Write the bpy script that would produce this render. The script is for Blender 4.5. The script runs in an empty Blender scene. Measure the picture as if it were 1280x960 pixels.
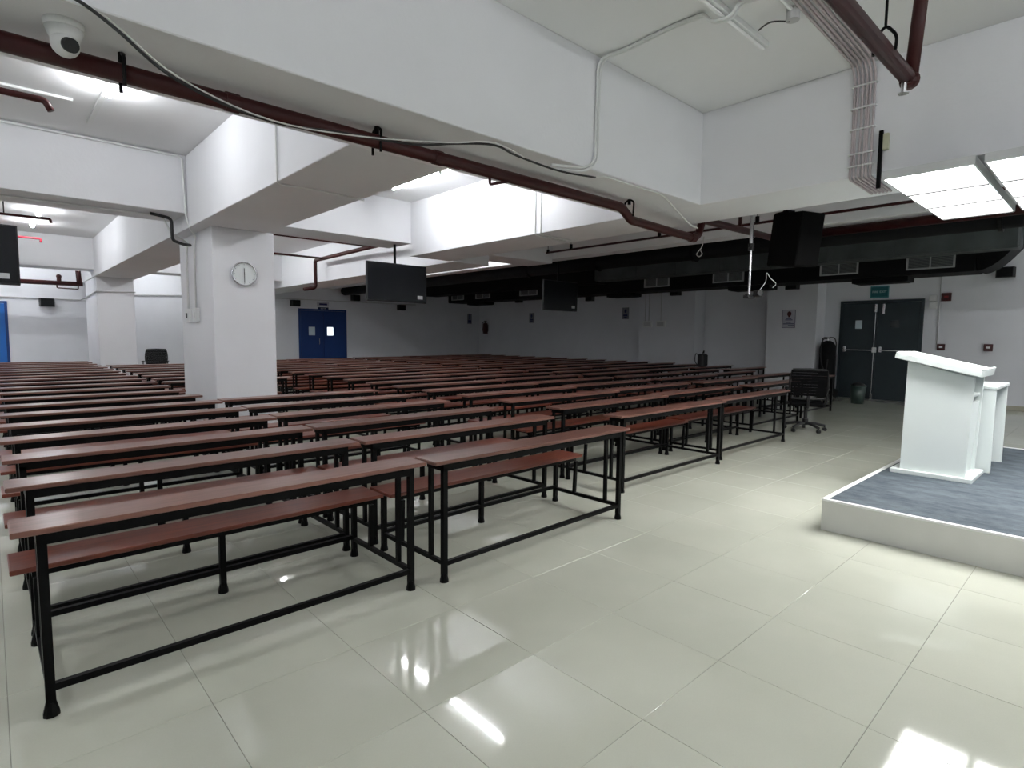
import bpy, bmesh, math, random
from mathutils import Vector, Matrix
random.seed(7)
S = bpy.context.scene
C = S.collection
PI = math.pi

# ------------------------------------------------------------------ camera
cam_d = bpy.data.cameras.new('camera')
cam = bpy.data.objects.new('camera', cam_d); C.objects.link(cam); S.camera = cam
F, PT, RO, YA = 707.2, .0835, .0099, .825
cam_d.sensor_width = 36; cam_d.lens = F * 36 / 1280; cam_d.clip_start = .02; cam_d.clip_end = 200
cp, sp, cr, sr = math.cos(PT), math.sin(PT), math.cos(RO), math.sin(RO)
V = Matrix(((cr, -sr, 0), (sr, cr, 0), (0, 0, 1))) @ Matrix(((1, 0, 0), (0, -sp, -cp), (0, cp, -sp)))
W = Matrix(((math.sin(YA), -math.cos(YA), 0), (math.cos(YA), math.sin(YA), 0), (0, 0, 1)))
R = V @ W
M = Matrix((R[0], -R[1], -R[2])).transposed()
EYE = Vector((0, 0, 1.5))
cam.matrix_world = Matrix.Translation(EYE) @ M.to_4x4()

# ------------------------------------------------------------------ world and exposure
w = bpy.data.worlds.new('world'); S.world = w; w.use_nodes = True
w.node_tree.nodes['Background'].inputs[0].default_value = (.6, .62, .65, 1)
w.node_tree.nodes['Background'].inputs[1].default_value = .05
S.view_settings.view_transform = 'Standard'; S.view_settings.look = 'None'
S.view_settings.gamma = 1; S.view_settings.use_curve_mapping = False
S.view_settings.exposure = 1.62
PANEL_L = 6.5      # radiance of the flat light panels
BULB_L = 150.0     # radiance of the bare bulbs
TUBE_L = 50.0      # radiance of the bare tubes

# ------------------------------------------------------------------ materials
def mat(name, col, rough=.6, metal=0, emit=0, bump=0, bscale=60, var=0, vscale=3, spec=.5, alpha=1, coat=0):
    m = bpy.data.materials.new(name); m.use_nodes = True
    nt = m.node_tree; N = nt.nodes; b = N['Principled BSDF']; lk = nt.links
    b.inputs['Base Color'].default_value = (*col, 1); b.inputs['Roughness'].default_value = rough
    b.inputs['Metallic'].default_value = metal; b.inputs['Specular IOR Level'].default_value = spec
    if coat: b.inputs['Coat Weight'].default_value = coat; b.inputs['Coat Roughness'].default_value = .15
    if emit:
        b.inputs['Emission Color'].default_value = (*col, 1); b.inputs['Emission Strength'].default_value = emit
    if alpha < 1: b.inputs['Alpha'].default_value = alpha
    if bump or var:
        tc = N.new('ShaderNodeTexCoord')
    if var:
        n = N.new('ShaderNodeTexNoise'); n.inputs['Scale'].default_value = vscale; n.inputs['Detail'].default_value = 5
        lk.new(tc.outputs['Object'], n.inputs['Vector'])
        mr = N.new('ShaderNodeMapRange'); mr.inputs['From Min'].default_value = .3; mr.inputs['From Max'].default_value = .7
        mr.inputs['To Min'].default_value = 1 - var; mr.inputs['To Max'].default_value = 1 + var
        lk.new(n.outputs['Fac'], mr.inputs['Value'])
        h = N.new('ShaderNodeVectorMath'); h.operation = 'SCALE'; h.inputs[0].default_value = col
        lk.new(mr.outputs[0], h.inputs['Scale']); lk.new(h.outputs[0], b.inputs['Base Color'])
    if bump:
        n2 = N.new('ShaderNodeTexNoise'); n2.inputs['Scale'].default_value = bscale; n2.inputs['Detail'].default_value = 3
        lk.new(tc.outputs['Object'], n2.inputs['Vector'])
        bp = N.new('ShaderNodeBump'); bp.inputs['Strength'].default_value = bump; bp.inputs['Distance'].default_value = .004
        lk.new(n2.outputs['Fac'], bp.inputs['Height']); lk.new(bp.outputs[0], b.inputs['Normal'])
    return m

wall_m = mat('white_paint', (.74, .75, .78), .85, bump=.25, bscale=45, var=.03, vscale=1.2, spec=.2)
beam_m = mat('white_beam_paint', (.76, .765, .785), .85, bump=.3, bscale=30, var=.03, vscale=.9, spec=.2)
ceil_m = mat('ceiling_paint', (.78, .785, .79), .9, bump=.25, bscale=25, var=.02, vscale=.8, spec=.2)
grout_m = mat('grout', (.27, .27, .23), .8)
black_m = mat('black_metal', (.0012, .0012, .0014), .42, metal=.0, bump=.1, bscale=80, spec=.12)
blackp_m = mat('black_plastic', (.008, .008, .009), .5)
dark_m = mat('black_duct_insulation', (.006, .0065, .007), .75, bump=.5, bscale=20, spec=.15)
duct_m = mat('dark_grey_duct', (.06, .07, .07), .6, bump=.5, bscale=8, var=.25, vscale=2, spec=.25)
red_m = mat('dark_red_pipe', (.034, .0035, .0035), .42, spec=.3, bump=.1, var=.15, vscale=8)
whitep_m = mat('white_plastic', (.72, .73, .72), .45)
grey_m = mat('grey_conduit', (.5, .5, .5), .5)
silver_m = mat('chrome', (.6, .6, .61), .25, metal=1)
grille_m = mat('grille_frame', (.42, .43, .43), .5)
grilleslat_m = mat('grille_slat', (.20, .22, .22), .5)
podium_m = mat('white_laminate', (.68, .73, .71), .3, spec=.4)
blue_m = mat('blue_door_paint', (.005, .035, .16), .5, bump=.1)
teal_m = mat('dark_green_grey_door_paint', (.016, .028, .034), .55, bump=.1, var=.1)
glass_m = mat('lit_frosted_pane', (.62, .72, .76), .3)
glassb_m = mat('bright_frosted_pane', (.85, .95, 1), .3, emit=.5)
glassd_m = mat('dark_pane', (.02, .025, .027), .15)
screen_m = mat('screen_glass', (.006, .007, .009), .2, spec=.35)
panel_m = mat('light_panel_diffuser', (1, 1, 1), .5, emit=PANEL_L)
tube_m = mat('lit_tube', (.95, .97, 1), .5, emit=TUBE_L)
bulb_m = mat('lit_bulb', (.95, .97, 1), .5, emit=BULB_L)
tubeoff_m = mat('unlit_tube', (.8, .8, .8), .3)
div_m = mat('panel_divider', (.12, .12, .12), .6, spec=.1)
edge_m = mat('panel_frame', (.55, .56, .56), .5)
side_m = mat('stage_side_paint', (.62, .62, .58), .6, bump=.15, var=.04, vscale=3)
trimw_m = mat('stage_edge_trim', (.85, .86, .84), .4)
clock_m = mat('clock_dial', (.74, .77, .76), .4)
poster_m = mat('poster_paper', (.50, .50, .56), .6)
ink_m = mat('dark_blue_ink', (.02, .025, .11), .6)
maroon_m = mat('maroon_ink', (.07, .012, .016), .6)
greens_m = mat('teal_sign_face', (.004, .11, .13), .5)
greensb_m = mat('teal_sign_rim', (.07, .24, .26), .5)
dbl_m = mat('navy_sign_face', (.01, .018, .07), .5)
pale_m = mat('pale_lettering', (.45, .65, .68), .5)
bin_m = mat('translucent_green_plastic', (.035, .06, .052), .35, spec=.5)
extred_m = mat('extinguisher_red', (.05, .004, .004), .35)
callred_m = mat('call_point_red', (.22, .012, .015), .4)
skirt_m = mat('skirting_tile', (.42, .40, .32), .3)
mesh_m = mat('chair_mesh', (.004, .004, .0045), .9, spec=.1)
spk_m = mat('matt_black_cabinet', (.003, .003, .003), .9, spec=.08)
cablew_m = mat('white_cable', (.62, .62, .6), .5)
mauve_m = mat('mauve_grey_conduit', (.46, .40, .41), .55)

def wood(name, c1, c2, rough, sc):
    m = bpy.data.materials.new(name); m.use_nodes = True
    nt = m.node_tree; N = nt.nodes; lk = nt.links; b = N['Principled BSDF']
    tc = N.new('ShaderNodeTexCoord'); mp = N.new('ShaderNodeMapping'); mp.inputs['Scale'].default_value = (sc, sc * 14, sc * 14)
    oi = N.new('ShaderNodeObjectInfo'); ad = N.new('ShaderNodeVectorMath'); ad.operation = 'ADD'
    lk.new(tc.outputs['Object'], ad.inputs[0]); lk.new(oi.outputs['Random'], ad.inputs[1]); lk.new(ad.outputs[0], mp.inputs[0])
    n = N.new('ShaderNodeTexNoise'); n.inputs['Scale'].default_value = 2.2; n.inputs['Detail'].default_value = 7
    lk.new(mp.outputs[0], n.inputs['Vector'])
    cr_ = N.new('ShaderNodeValToRGB'); cr_.color_ramp.elements[0].position = .32; cr_.color_ramp.elements[1].position = .68
    cr_.color_ramp.elements[0].color = (*c1, 1); cr_.color_ramp.elements[1].color = (*c2, 1)
    lk.new(n.outputs['Fac'], cr_.inputs[0])
    hs = N.new('ShaderNodeHueSaturation')
    mr = N.new('ShaderNodeMapRange'); mr.inputs['To Min'].default_value = .85; mr.inputs['To Max'].default_value = 1.15
    lk.new(oi.outputs['Random'], mr.inputs['Value']); lk.new(mr.outputs[0], hs.inputs['Value'])
    lk.new(cr_.outputs[0], hs.inputs['Color']); lk.new(hs.outputs[0], b.inputs['Base Color'])
    b.inputs['Roughness'].default_value = rough; b.inputs['Specular IOR Level'].default_value = .5
    return m
top_m = wood('brown_red_laminate', (.13, .055, .040), (.21, .092, .068), .28, 1.3)
seat_m = wood('deep_red_laminate', (.115, .024, .013), (.19, .044, .022), .32, 1.1)

def tile_mat():
    m = bpy.data.materials.new('polished_cream_tile'); m.use_nodes = True
    nt = m.node_tree; N = nt.nodes; lk = nt.links; b = N['Principled BSDF']
    g = N.new('ShaderNodeNewGeometry')
    n = N.new('ShaderNodeTexNoise'); n.inputs['Scale'].default_value = 1.1; n.inputs['Detail'].default_value = 6
    n3 = N.new('ShaderNodeTexNoise'); n3.inputs['Scale'].default_value = 160; n3.inputs['Detail'].default_value = 2
    lk.new(g.outputs['Position'], n.inputs['Vector']); lk.new(g.outputs['Position'], n3.inputs['Vector'])
    cr_ = N.new('ShaderNodeValToRGB'); cr_.color_ramp.elements[0].position = .35; cr_.color_ramp.elements[1].position = .68
    cr_.color_ramp.elements[0].color = (.51, .52, .435, 1); cr_.color_ramp.elements[1].color = (.57, .58, .49, 1)
    lk.new(n.outputs['Fac'], cr_.inputs[0])
    oi = N.new('ShaderNodeObjectInfo'); mr = N.new('ShaderNodeMapRange')
    mr.inputs['To Min'].default_value = .98; mr.inputs['To Max'].default_value = 1.02
    lk.new(oi.outputs['Random'], mr.inputs['Value'])
    m2 = N.new('ShaderNodeMapRange'); m2.inputs['To Min'].default_value = .96; m2.inputs['To Max'].default_value = 1.04
    lk.new(n3.outputs['Fac'], m2.inputs['Value'])
    mu = N.new('ShaderNodeMath'); mu.operation = 'MULTIPLY'; lk.new(mr.outputs[0], mu.inputs[0]); lk.new(m2.outputs[0], mu.inputs[1])
    sc = N.new('ShaderNodeVectorMath'); sc.operation = 'SCALE'; lk.new(cr_.outputs[0], sc.inputs[0]); lk.new(mu.outputs[0], sc.inputs['Scale'])
    lk.new(sc.outputs[0], b.inputs['Base Color'])
    b.inputs['Roughness'].default_value = .055; b.inputs['Specular IOR Level'].default_value = .5
    return m
tile_m = tile_mat()

def carpet_mat():
    m = bpy.data.materials.new('blue_grey_carpet'); m.use_nodes = True
    nt = m.node_tree; N = nt.nodes; lk = nt.links; b = N['Principled BSDF']
    tc = N.new('ShaderNodeTexCoord'); mp = N.new('ShaderNodeMapping'); mp.inputs['Scale'].default_value = (6, 3, 1)
    mp.inputs['Rotation'].default_value = (0, 0, .7)
    lk.new(tc.outputs['Object'], mp.inputs[0])
    n = N.new('ShaderNodeTexNoise'); n.inputs['Scale'].default_value = 1.6; n.inputs['Detail'].default_value = 10; n.inputs['Roughness'].default_value = .7
    lk.new(mp.outputs[0], n.inputs['Vector'])
    cr_ = N.new('ShaderNodeValToRGB'); cr_.color_ramp.elements[0].position = .3; cr_.color_ramp.elements[1].position = .72
    cr_.color_ramp.elements[0].color = (.055, .067, .08, 1); cr_.color_ramp.elements[1].color = (.135, .158, .175, 1)
    lk.new(n.outputs['Fac'], cr_.inputs[0]); lk.new(cr_.outputs[0], b.inputs['Base Color'])
    n2 = N.new('ShaderNodeTexNoise'); n2.inputs['Scale'].default_value = 350
    lk.new(tc.outputs['Object'], n2.inputs['Vector'])
    bp = N.new('ShaderNodeBump'); bp.inputs['Strength'].default_value = .7; bp.inputs['Distance'].default_value = .005
    lk.new(n2.outputs['Fac'], bp.inputs['Height']); lk.new(bp.outputs[0], b.inputs['Normal'])
    b.inputs['Roughness'].default_value = .95; b.inputs['Specular IOR Level'].default_value = .1
    return m
carpet_m = carpet_mat()

# ------------------------------------------------------------------ mesh helpers
class MB:
    def __init__(s): s.bm = bmesh.new()
    def box(s, x0, y0, z0, x1, y1, z1, bev=0, mx=None):
        r = bmesh.ops.create_cube(s.bm, size=1); vs = r['verts']
        for v in vs:
            v.co = Vector(((x0 + x1) / 2 + v.co.x * (x1 - x0), (y0 + y1) / 2 + v.co.y * (y1 - y0), (z0 + z1) / 2 + v.co.z * (z1 - z0)))
        if bev:
            es = list({e for v in vs for e in v.link_edges})
            rr = bmesh.ops.bevel(s.bm, geom=es, offset=bev, segments=1, affect='EDGES'); vs = rr['verts']
        if mx is not None: bmesh.ops.transform(s.bm, matrix=mx, verts=list(set(vs)))
        return s
    def cyl(s, p, q, r, n=10, r2=None, caps=True):
        p, q = Vector(p), Vector(q); d = q - p
        m = Matrix.Translation((p + q) / 2) @ d.to_track_quat('Z', 'Y').to_matrix().to_4x4()
        bmesh.ops.create_cone(s.bm, cap_ends=caps, segments=n, radius1=r, radius2=r if r2 is None else r2, depth=d.length, matrix=m)
        return s
    def sph(s, c, r, u=12, v=8, sc=(1, 1, 1)):
        bmesh.ops.create_uvsphere(s.bm, u_segments=u, v_segments=v, radius=r, matrix=Matrix.Translation(c) @ Matrix.Diagonal((*sc, 1)))
        return s
    def tube(s, pts, r, n=8):
        pts = [Vector(p) for p in pts]; rings = []; up = None
        for i, p in enumerate(pts):
            a = pts[max(i - 1, 0)]; b = pts[min(i + 1, len(pts) - 1)]; t = (b - a).normalized()
            if up is None: up = Vector((0, 0, 1)) if abs(t.z) < .9 else Vector((1, 0, 0))
            u = (up - t * up.dot(t)).normalized(); up = u; v = t.cross(u)
            rings.append([s.bm.verts.new(p + r * (math.cos(2 * PI * k / n) * u + math.sin(2 * PI * k / n) * v)) for k in range(n)])
        for a, b in zip(rings, rings[1:]):
            for k in range(n): s.bm.faces.new((a[k], a[(k + 1) % n], b[(k + 1) % n], b[k]))
        s.bm.faces.new(rings[0][::-1]); s.bm.faces.new(rings[-1])
        return s
    def prism(s, poly, axis, a, b):
        def P(u, v, t): return {'x': (t, u, v), 'y': (u, t, v), 'z': (u, v, t)}[axis]
        A = [s.bm.verts.new(P(u, v, a)) for u, v in poly]; B = [s.bm.verts.new(P(u, v, b)) for u, v in poly]
        n = len(poly)
        s.bm.faces.new(A[::-1]); s.bm.faces.new(B)
        for i in range(n): s.bm.faces.new((A[i], A[(i + 1) % n], B[(i + 1) % n], B[i]))
        return s
    def build(s, name, m, parent=None, smooth=False, loc=None):
        bmesh.ops.recalc_face_normals(s.bm, faces=s.bm.faces)
        me = bpy.data.meshes.new(name); s.bm.to_mesh(me); s.bm.free(); me.materials.append(m)
        if smooth:
            for p in me.polygons: p.use_smooth = len(p.vertices) == 4
        o = bpy.data.objects.new(name, me); C.objects.link(o)
        if parent: o.parent = parent
        if loc: o.location = loc
        return o

def fillet(pts, r=.06, k=4):
    """round the corners of a polyline"""
    pts = [Vector(p) for p in pts]; out = [pts[0]]
    for a, b, c in zip(pts, pts[1:], pts[2:]):
        ra = min(r, (b - a).length * .45, (c - b).length * .45)
        p, q = b + (a - b).normalized() * ra, b + (c - b).normalized() * ra
        for i in range(k + 1):
            t = i / k; out.append((1 - t) ** 2 * p + 2 * t * (1 - t) * b + t * t * q)
    out.append(pts[-1]); return out
def smooth_path(pts, k=5):
    pts = [Vector(p) for p in pts]; P = [pts[0]] + pts + [pts[-1]]; out = []
    for i in range(1, len(P) - 2):
        for j in range(k):
            t = j / k; a, b, c, d = P[i - 1:i + 3]
            out.append(.5 * ((2 * b) + (c - a) * t + (2 * a - 5 * b + 4 * c - d) * t * t + (3 * b - a - 3 * c + d) * t ** 3))
    out.append(pts[-1]); return out

def tag(o, label, cat, group=None, kind=None):
    o['label'] = label
    if cat: o['category'] = cat
    if group: o['group'] = group
    if kind: o['kind'] = kind
    return o
def thing(name, label, cat, loc=(0, 0, 0), rz=0, group=None, kind=None):
    o = bpy.data.objects.new(name, None); C.objects.link(o); o.location = loc; o.rotation_euler = (0, 0, rz)
    o.empty_display_size = .1
    return tag(o, label, cat, group, kind)
def struct(mb, name, m, label):
    return tag(mb.build(name, m), label, None, kind='structure')
def dup(src, loc, rz, label, group=None):
    r = src.copy(); C.objects.link(r); r.location = loc; r.rotation_euler = (0, 0, rz); r['label'] = label
    if group: r['group'] = group
    for ch in list(src.children):
        c = ch.copy(); C.objects.link(c); c.parent = r
        for g in ch.children:
            d = g.copy(); C.objects.link(d); d.parent = c
    return r
def text_mesh(txt, size, m, parent, loc, rot, name='lettering'):
    cu = bpy.data.curves.new('t', 'FONT'); cu.body = txt; cu.size = size; cu.extrude = .002
    cu.align_x = 'CENTER'; cu.align_y = 'CENTER'
    t = bpy.data.objects.new('t', cu); C.objects.link(t)
    bpy.context.view_layer.update()
    me = bpy.data.meshes.new_from_object(t.evaluated_get(bpy.context.evaluated_depsgraph_get()))
    bpy.data.objects.remove(t); me.materials.clear(); me.materials.append(m)
    o = bpy.data.objects.new(name, me); C.objects.link(o); o.parent = parent; o.location = loc; o.rotation_euler = rot
    return o

# ------------------------------------------------------------------ room shell
ZC, ZB = 3.78, 2.87
XL, XR, YF, YB = -3.0, 16.4, -4.5, 20.0
floor = struct(MB().box(XL, YF, -.15, XR, YB, -.003), 'floor', grout_m, 'floor of large polished cream tiles')
struct(MB().box(XL, YF, ZC, XR, YB, ZC + .15), 'ceiling', ceil_m, 'white painted concrete ceiling between deep beams')
struct(MB().box(XR, YF, -.15, XR + .2, YB, ZC), 'wall_right', wall_m, 'white wall with the dark double door behind the stage')
struct(MB().box(XL, YB, -.15, XR + .2, YB + .2, ZC), 'wall_back', wall_m, 'far white wall with the blue double doors')
struct(MB().box(XL - .2, YF, -.15, XL, YB + .2, ZC), 'wall_left', wall_m, 'white side wall out of view on the left')
struct(MB().box(XL - .2, YF - .2, -.15, XR + .2, YF, ZC), 'wall_front', wall_m, 'white wall behind the viewer')
struct(MB().box(XR - .012, YF, 0, XR, 3.25, .1, .003), 'baseboard_right', skirt_m, 'low cream tile skirting right of the dark door')
# beams
for nm, b, lb in (
    ('trim_1', (XL, 3.07, ZB, 5.45, 3.9, ZC), 'deep white beam crossing the top left of the view with the red pipe below'),
    ('trim_2', (5.45, YF, ZB, 6.3, 8.55, ZC), 'deep white beam running to the right above the stage'),
    ('trim_3', (1.98, 3.9, ZB, 2.85, YB, ZC), 'white beam carried by the two columns'),
    ('trim_4', (XL, 8.38, 3.05, 1.98, 9.2, ZC), 'white cross beam left of the near column'),
    ('trim_5', (2.85, 8.5, 3.08, 5.45, 9.25, ZC), 'white cross beam right of the near column'),
    ('trim_6', (XL, 17.2, 3.03, 1.98, 17.9, ZC), 'white cross beam near the far left wall'),
    ('trim_7', (6.4, 8.55, ZB, 7.25, YB, ZC), 'white beam running to the far wall right of the blue door'),
    ('trim_8', (7.25, 8.5, 3.08, 9.0, 9.25, ZC), 'shaded cross beam joining the beams beyond the first bay'),
    ('trim_9', (9.0, YF, 3.17, 9.35, YB, ZC), 'shallow white beam edge above the dark duct'),
    ('trim_10', (2.85, 16.9, 3.05, 6.4, 17.6, ZC), 'white cross beam in front of the blue door wall')):
    struct(MB().box(*b, bev=.006), nm, beam_m, lb)
for b, lb in (((2.15, 8.0, 0, 2.93, 9.62, ZB), 'near white column with the round clock'),
              ((2.0, 17.2, 0, 2.78, 19.3, ZB), 'far white column at the end of the left rows')):
    struct(MB().box(*b, bev=.008), 'column', beam_m, lb)
for b, lb in (((15.8, 8.95, 0, 16.4, 10.95, ZC), 'wall pilaster carrying two white socket boxes'),
              ((15.8, 5.5, 0, 16.4, 6.78, ZC), 'wall pilaster carrying the poster beside the dark door')):
    struct(MB().box(*b, bev=.006), 'pilaster', wall_m, lb)

# floor tiles: 300 largest in view as parts, the others joined
T = .613; X0, Y0 = 1.824 - T * 10, 1.195 - T * 10
def proj(x, y, z):
    c = R @ (Vector((x, y, z)) - EYE)
    return (640 + F * c.x / c.z, 480 + F * c.y / c.z, c.z) if c.z > .1 else (0, 0, -1)
def on_floor(x, y, hx, hy): return x - hx >= XL and x + hx <= XR and y - hy >= YF and y + hy <= YB
cells = []
for i in range(int((XR - X0) / T) + 2):
    for j in range(int((YB - Y0) / T) + 2):
        cx, cy = X0 + (i + .5) * T, Y0 + (j + .5) * T
        if cx < XL or cx > XR or cy < YF or cy > YB: continue
        x, y, z = proj(cx, cy, 0)
        full = on_floor(cx, cy, T / 2, T / 2)
        vis = z > .3 and -200 < x < 1480 and y < 1160
        hid = 4.9 < cx < 8.8 and cy < 1.4 and cy > -1.5
        cells.append((z if (vis and full and not hid) else 1e6 + z, cx, cy))
for j in range(1): pass
cells.sort()
tm = MB()
g = T / 2 - .0009
tm.box(-g, -g, -.009, g, g, 0, .0012)
t0 = tm.build('floor_tile', tile_m, floor)
n_parts = 0; rest = bmesh.new()
for d, cx, cy in cells:
    if d < 1e5 and n_parts < 300:
        t = t0 if n_parts == 0 else t0.copy()
        if n_parts: C.objects.link(t); t.parent = floor
        t.location = (cx, cy, random.uniform(-.0003, .0003)); n_parts += 1
    else:
        x0_, x1_ = max(cx - g, XL), min(cx + g, XR); y0_, y1_ = max(cy - g, YF), min(cy + g, YB)
        r = bmesh.ops.create_cube(rest, size=1)
        for v in r['verts']:
            v.co = Vector(((x0_ + x1_) / 2 + v.co.x * (x1_ - x0_), (y0_ + y1_) / 2 + v.co.y * (y1_ - y0_), -.0045 + v.co.z * .009))
me = bpy.data.meshes.new('tile_field'); rest.to_mesh(me); rest.free(); me.materials.append(tile_m)
tf = bpy.data.objects.new('tile_field', me); C.objects.link(tf); tf.parent = floor; tf['kind'] = 'stuff'

# ------------------------------------------------------------------ doors
d1 = thing('door_1', 'blue double door in the far wall with two small lit panes', None, (8.18, YB, 0), kind='structure')
MB().box(-.06, -.03, 0, 0, .0, 2.43).box(1.7, -.03, 0, 1.76, 0, 2.43).box(0, -.03, 2.37, 1.7, 0, 2.43).build('door_frame', blue_m, d1)
for x0 in (0, .853):
    lf = MB().box(x0 + .003, -.045, .01, x0 + .847, -.005, 2.365, .003).build('door_leaf', blue_m, d1)
    px = x0 + (.29 if x0 == 0 else .13)
    v = MB().box(px, -.05, 1.48, px + .23, -.04, 1.78).build('vision_pane', glass_m if x0 == 0 else glassb_m, d1)
    v['label'] = 'dim frosted vision pane' if x0 == 0 else 'brightly lit vision pane'
h = MB().tube(fillet([(.66, -.045, 1.15), (.66, -.1, 1.15), (.66, -.1, 1.36), (.66, -.045, 1.36)], .03), .012).build('pull_handle', silver_m, d1)
d2 = thing('door_2', 'blue door cut by the left edge of the view', None, (-1.36, YB, 0), kind='structure')
MB().box(-.06, -.03, 0, 0, .0, 2.3).box(1.7, -.03, 0, 1.76, 0, 2.3).box(0, -.03, 2.24, 1.7, 0, 2.3).build('door_frame', blue_m, d2)
for x0 in (0, .853): MB().box(x0 + .003, -.045, .01, x0 + .847, -.005, 2.235, .003).build('door_leaf', mat('brighter_blue_paint', (.01, .12, .42), .5) if x0 == 0 else bpy.data.materials['brighter_blue_paint'], d2)
d3 = thing('door_3', 'dark green-grey double fire door behind the lectern', None, (XR, 4.27, 0), kind='structure')
def yb(m, y0, z0, y1, z1, dx, x0=0): return m.box(x0 - dx, y0, z0, x0, y1, z1, .002)
fm = MB(); yb(fm, -.95, 0, -.89, 2.5, .05); yb(fm, .79, 0, .85, 2.5, .05); yb(fm, -.89, 2.44, .79, 2.5, .05)
fm.build('door_frame', teal_m, d3)
for y0, y1 in ((-.885, -.003), (.003, .785)):
    yb(MB(), y0, .01, y1, 2.435, .045).build('door_leaf', teal_m, d3)
p = MB().box(-.056, .33, 1.79, -.046, .48, 2.0).build('vision_pane', glass_m, d3)
p = MB().box(-.056, -.47, 1.82, -.046, -.29, 1.98).build('vision_pane', glassd_m, d3); p['label'] = 'dark vision pane'
bar1 = MB().box(-.10, .08, 1.24, -.085, .72, 1.255, .002).box(-.1, .66, 1.2, -.045, .73, 1.34, .006).build('push_bar', silver_m, d3)
bar2 = MB().box(-.10, -.76, 1.24, -.085, -.1, 1.262, .002).box(-.1, -.14, 1.2, -.045, -.08, 1.34, .006).build('push_bar', silver_m, d3)
MB().box(-.11, -.02, 1.19, -.045, .07, 1.32, .01).build('latch_case', whitep_m, d3)
MB().cyl((-.075, .035, .12), (-.075, .035, 2.38), .007).box(-.09, .01, 2.2, -.05, .06, 2.4, .004).box(-.09, .01, .02, -.05, .06, .16, .004).build('vertical_rod', silver_m, d3)
MB().box(-.1, -.16, 2.15, -.045, -.11, 2.4, .004).build('door_closer', silver_m, d3)

# ------------------------------------------------------------------ bench desks
def desk_parts(L, t, simple=False):
    h = L / 2; e = h - .09
    def leg(x, y, z1):
        m = MB().box(x - .016, y - .016, .02, x + .016, y + .016, z1)
        return m.cyl((x, y, 0), (x, y, .012), .028, 10).cyl((x, y, .012), (x, y, .055), .028, 10, .018)
    legs = [(s * e, .0, .71) for s in (-1, 1)] + [(s * e, .695, .41) for s in (-1, 1)] + [(0, .695, .41)]
    ups = [(s * e, y, z) for s in (-1, 1) for y, z in ((.135, .69), (.465, .41))]
    def frame_box(m, y0, y1, z0, z1):
        m.box(-e - .016, y0, z0, e + .016, y0 + .025, z1).box(-e - .016, y1 - .025, z0, e + .016, y1, z1)
        m.box(-e - .016, y0 + .025, z0, -e + .012, y1 - .025, z1).box(e - .012, y0 + .025, z0, e + .016, y1 - .025, z1)
        return m
    MB().box(-h, -.04, .737, h, .178, .76, .004).build('tabletop', top_m, t)
    MB().box(-h, .455, .437, h, .73, .46, .004).build('seat', seat_m, t)
    tf_ = lambda m: frame_box(m, -.016, .155, .69, .737)
    sf_ = lambda m: frame_box(m, .47, .715, .41, .437)
    fr = lambda m: m.box(-e + .016, -.013, .1, e - .016, .013, .128)
    rr = lambda m: m.box(-e + .016, .682, .12, e - .016, .708, .148)
    cr1 = lambda m, s: m.box(s * e - .013, .016, .105, s * e + .013, .679, .131)
    if simple:
        m = MB(); tf_(m); sf_(m); fr(m); rr(m); cr1(m, -1); cr1(m, 1)
        for x, y, z in legs: m.box(x - .016, y - .016, 0, x + .016, y + .016, z)
        for x, y, z in ups: m.box(x - .013, y - .013, .131, x + .013, y + .013, z)
        m.build('frame', black_m, t); return
    tf_(MB()).build('table_frame', black_m, t); sf_(MB()).build('seat_frame', black_m, t)
    for a in legs: leg(*a).build('leg', black_m, t)
    for x, y, z in ups:
        q = -.006 if y > .3 else 0
        MB().prism([(y - .013 - q, .131), (y + .013 - q, .131), (y + .013 + q, z), (y - .013 + q, z)], 'x', x - .013, x + .013).build('upright', black_m, t)
    fr(MB()).build('rail', black_m, t); rr(MB()).build('rail', black_m, t)
    for s in (-1, 1): cr1(MB(), s).build('cross_rail', black_m, t)
ORD = ['front', 'second', 'third', 'fourth', 'fifth', 'sixth', 'seventh', 'eighth', 'ninth', 'tenth', 'eleventh', 'twelfth',
       'thirteenth', 'fourteenth', 'fifteenth', 'sixteenth', 'seventeenth', 'eighteenth', 'nineteenth', 'twentieth', 'twenty-first']
protos = {}
def place_desk(x0, x1, yf, rz, label, group):
    L = round(x1 - x0, 2); cx = (x0 + x1) / 2; d = (R @ (Vector((cx, yf, 0)) - EYE)).z
    key = (L, d > 9.5)
    if key not in protos:
        t = thing('bench_desk', label, 'bench desk', (cx, yf, 0), rz, group)
        desk_parts(L, t, key[1]); protos[key] = t
    else: dup(protos[key], (cx, yf, 0), rz, label, group)
def col(x0, x1, ys, colname, group, rz=.0, jit=.02, first=0):
    for k, y in enumerate(ys):
        place_desk(x0, x1, y + .035, rz + random.uniform(-.004, .004), 'red-brown desk with attached bench on black frame, %s row, %s' % (ORD[k + first], colname), group)
def seq(y0, pitch, lim):
    out = []; y = y0
    while y < lim: out.append(y); y += pitch + random.uniform(-.012, .012)
    return out
col(0.02, 1.86, [2.74, 3.56, 4.33, 5.1, 5.88, 6.68, 7.48, 8.28, 9.1, 9.92, 10.74, 11.56, 12.36, 13.2, 14.02, 14.84, 15.66, 16.46, 17.3, 18.1],
    'leftmost column', 'bench desks in the leftmost column', rz=.012)
col(1.89, 3.86, [2.72, 3.57, 4.37, 5.2, 6.0, 6.82], 'second column from the left', 'bench desks before the near column', rz=.018)
col(1.94, 3.86, [9.85, 10.67, 11.5, 12.3, 13.13, 13.95, 14.78, 15.6], 'counted from behind the clock column', 'bench desks behind the near column')
col(4.36, 6.46, seq(3.2, .79, 17.0), 'third column from the left', 'bench desks in the third column', rz=.008)
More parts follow.
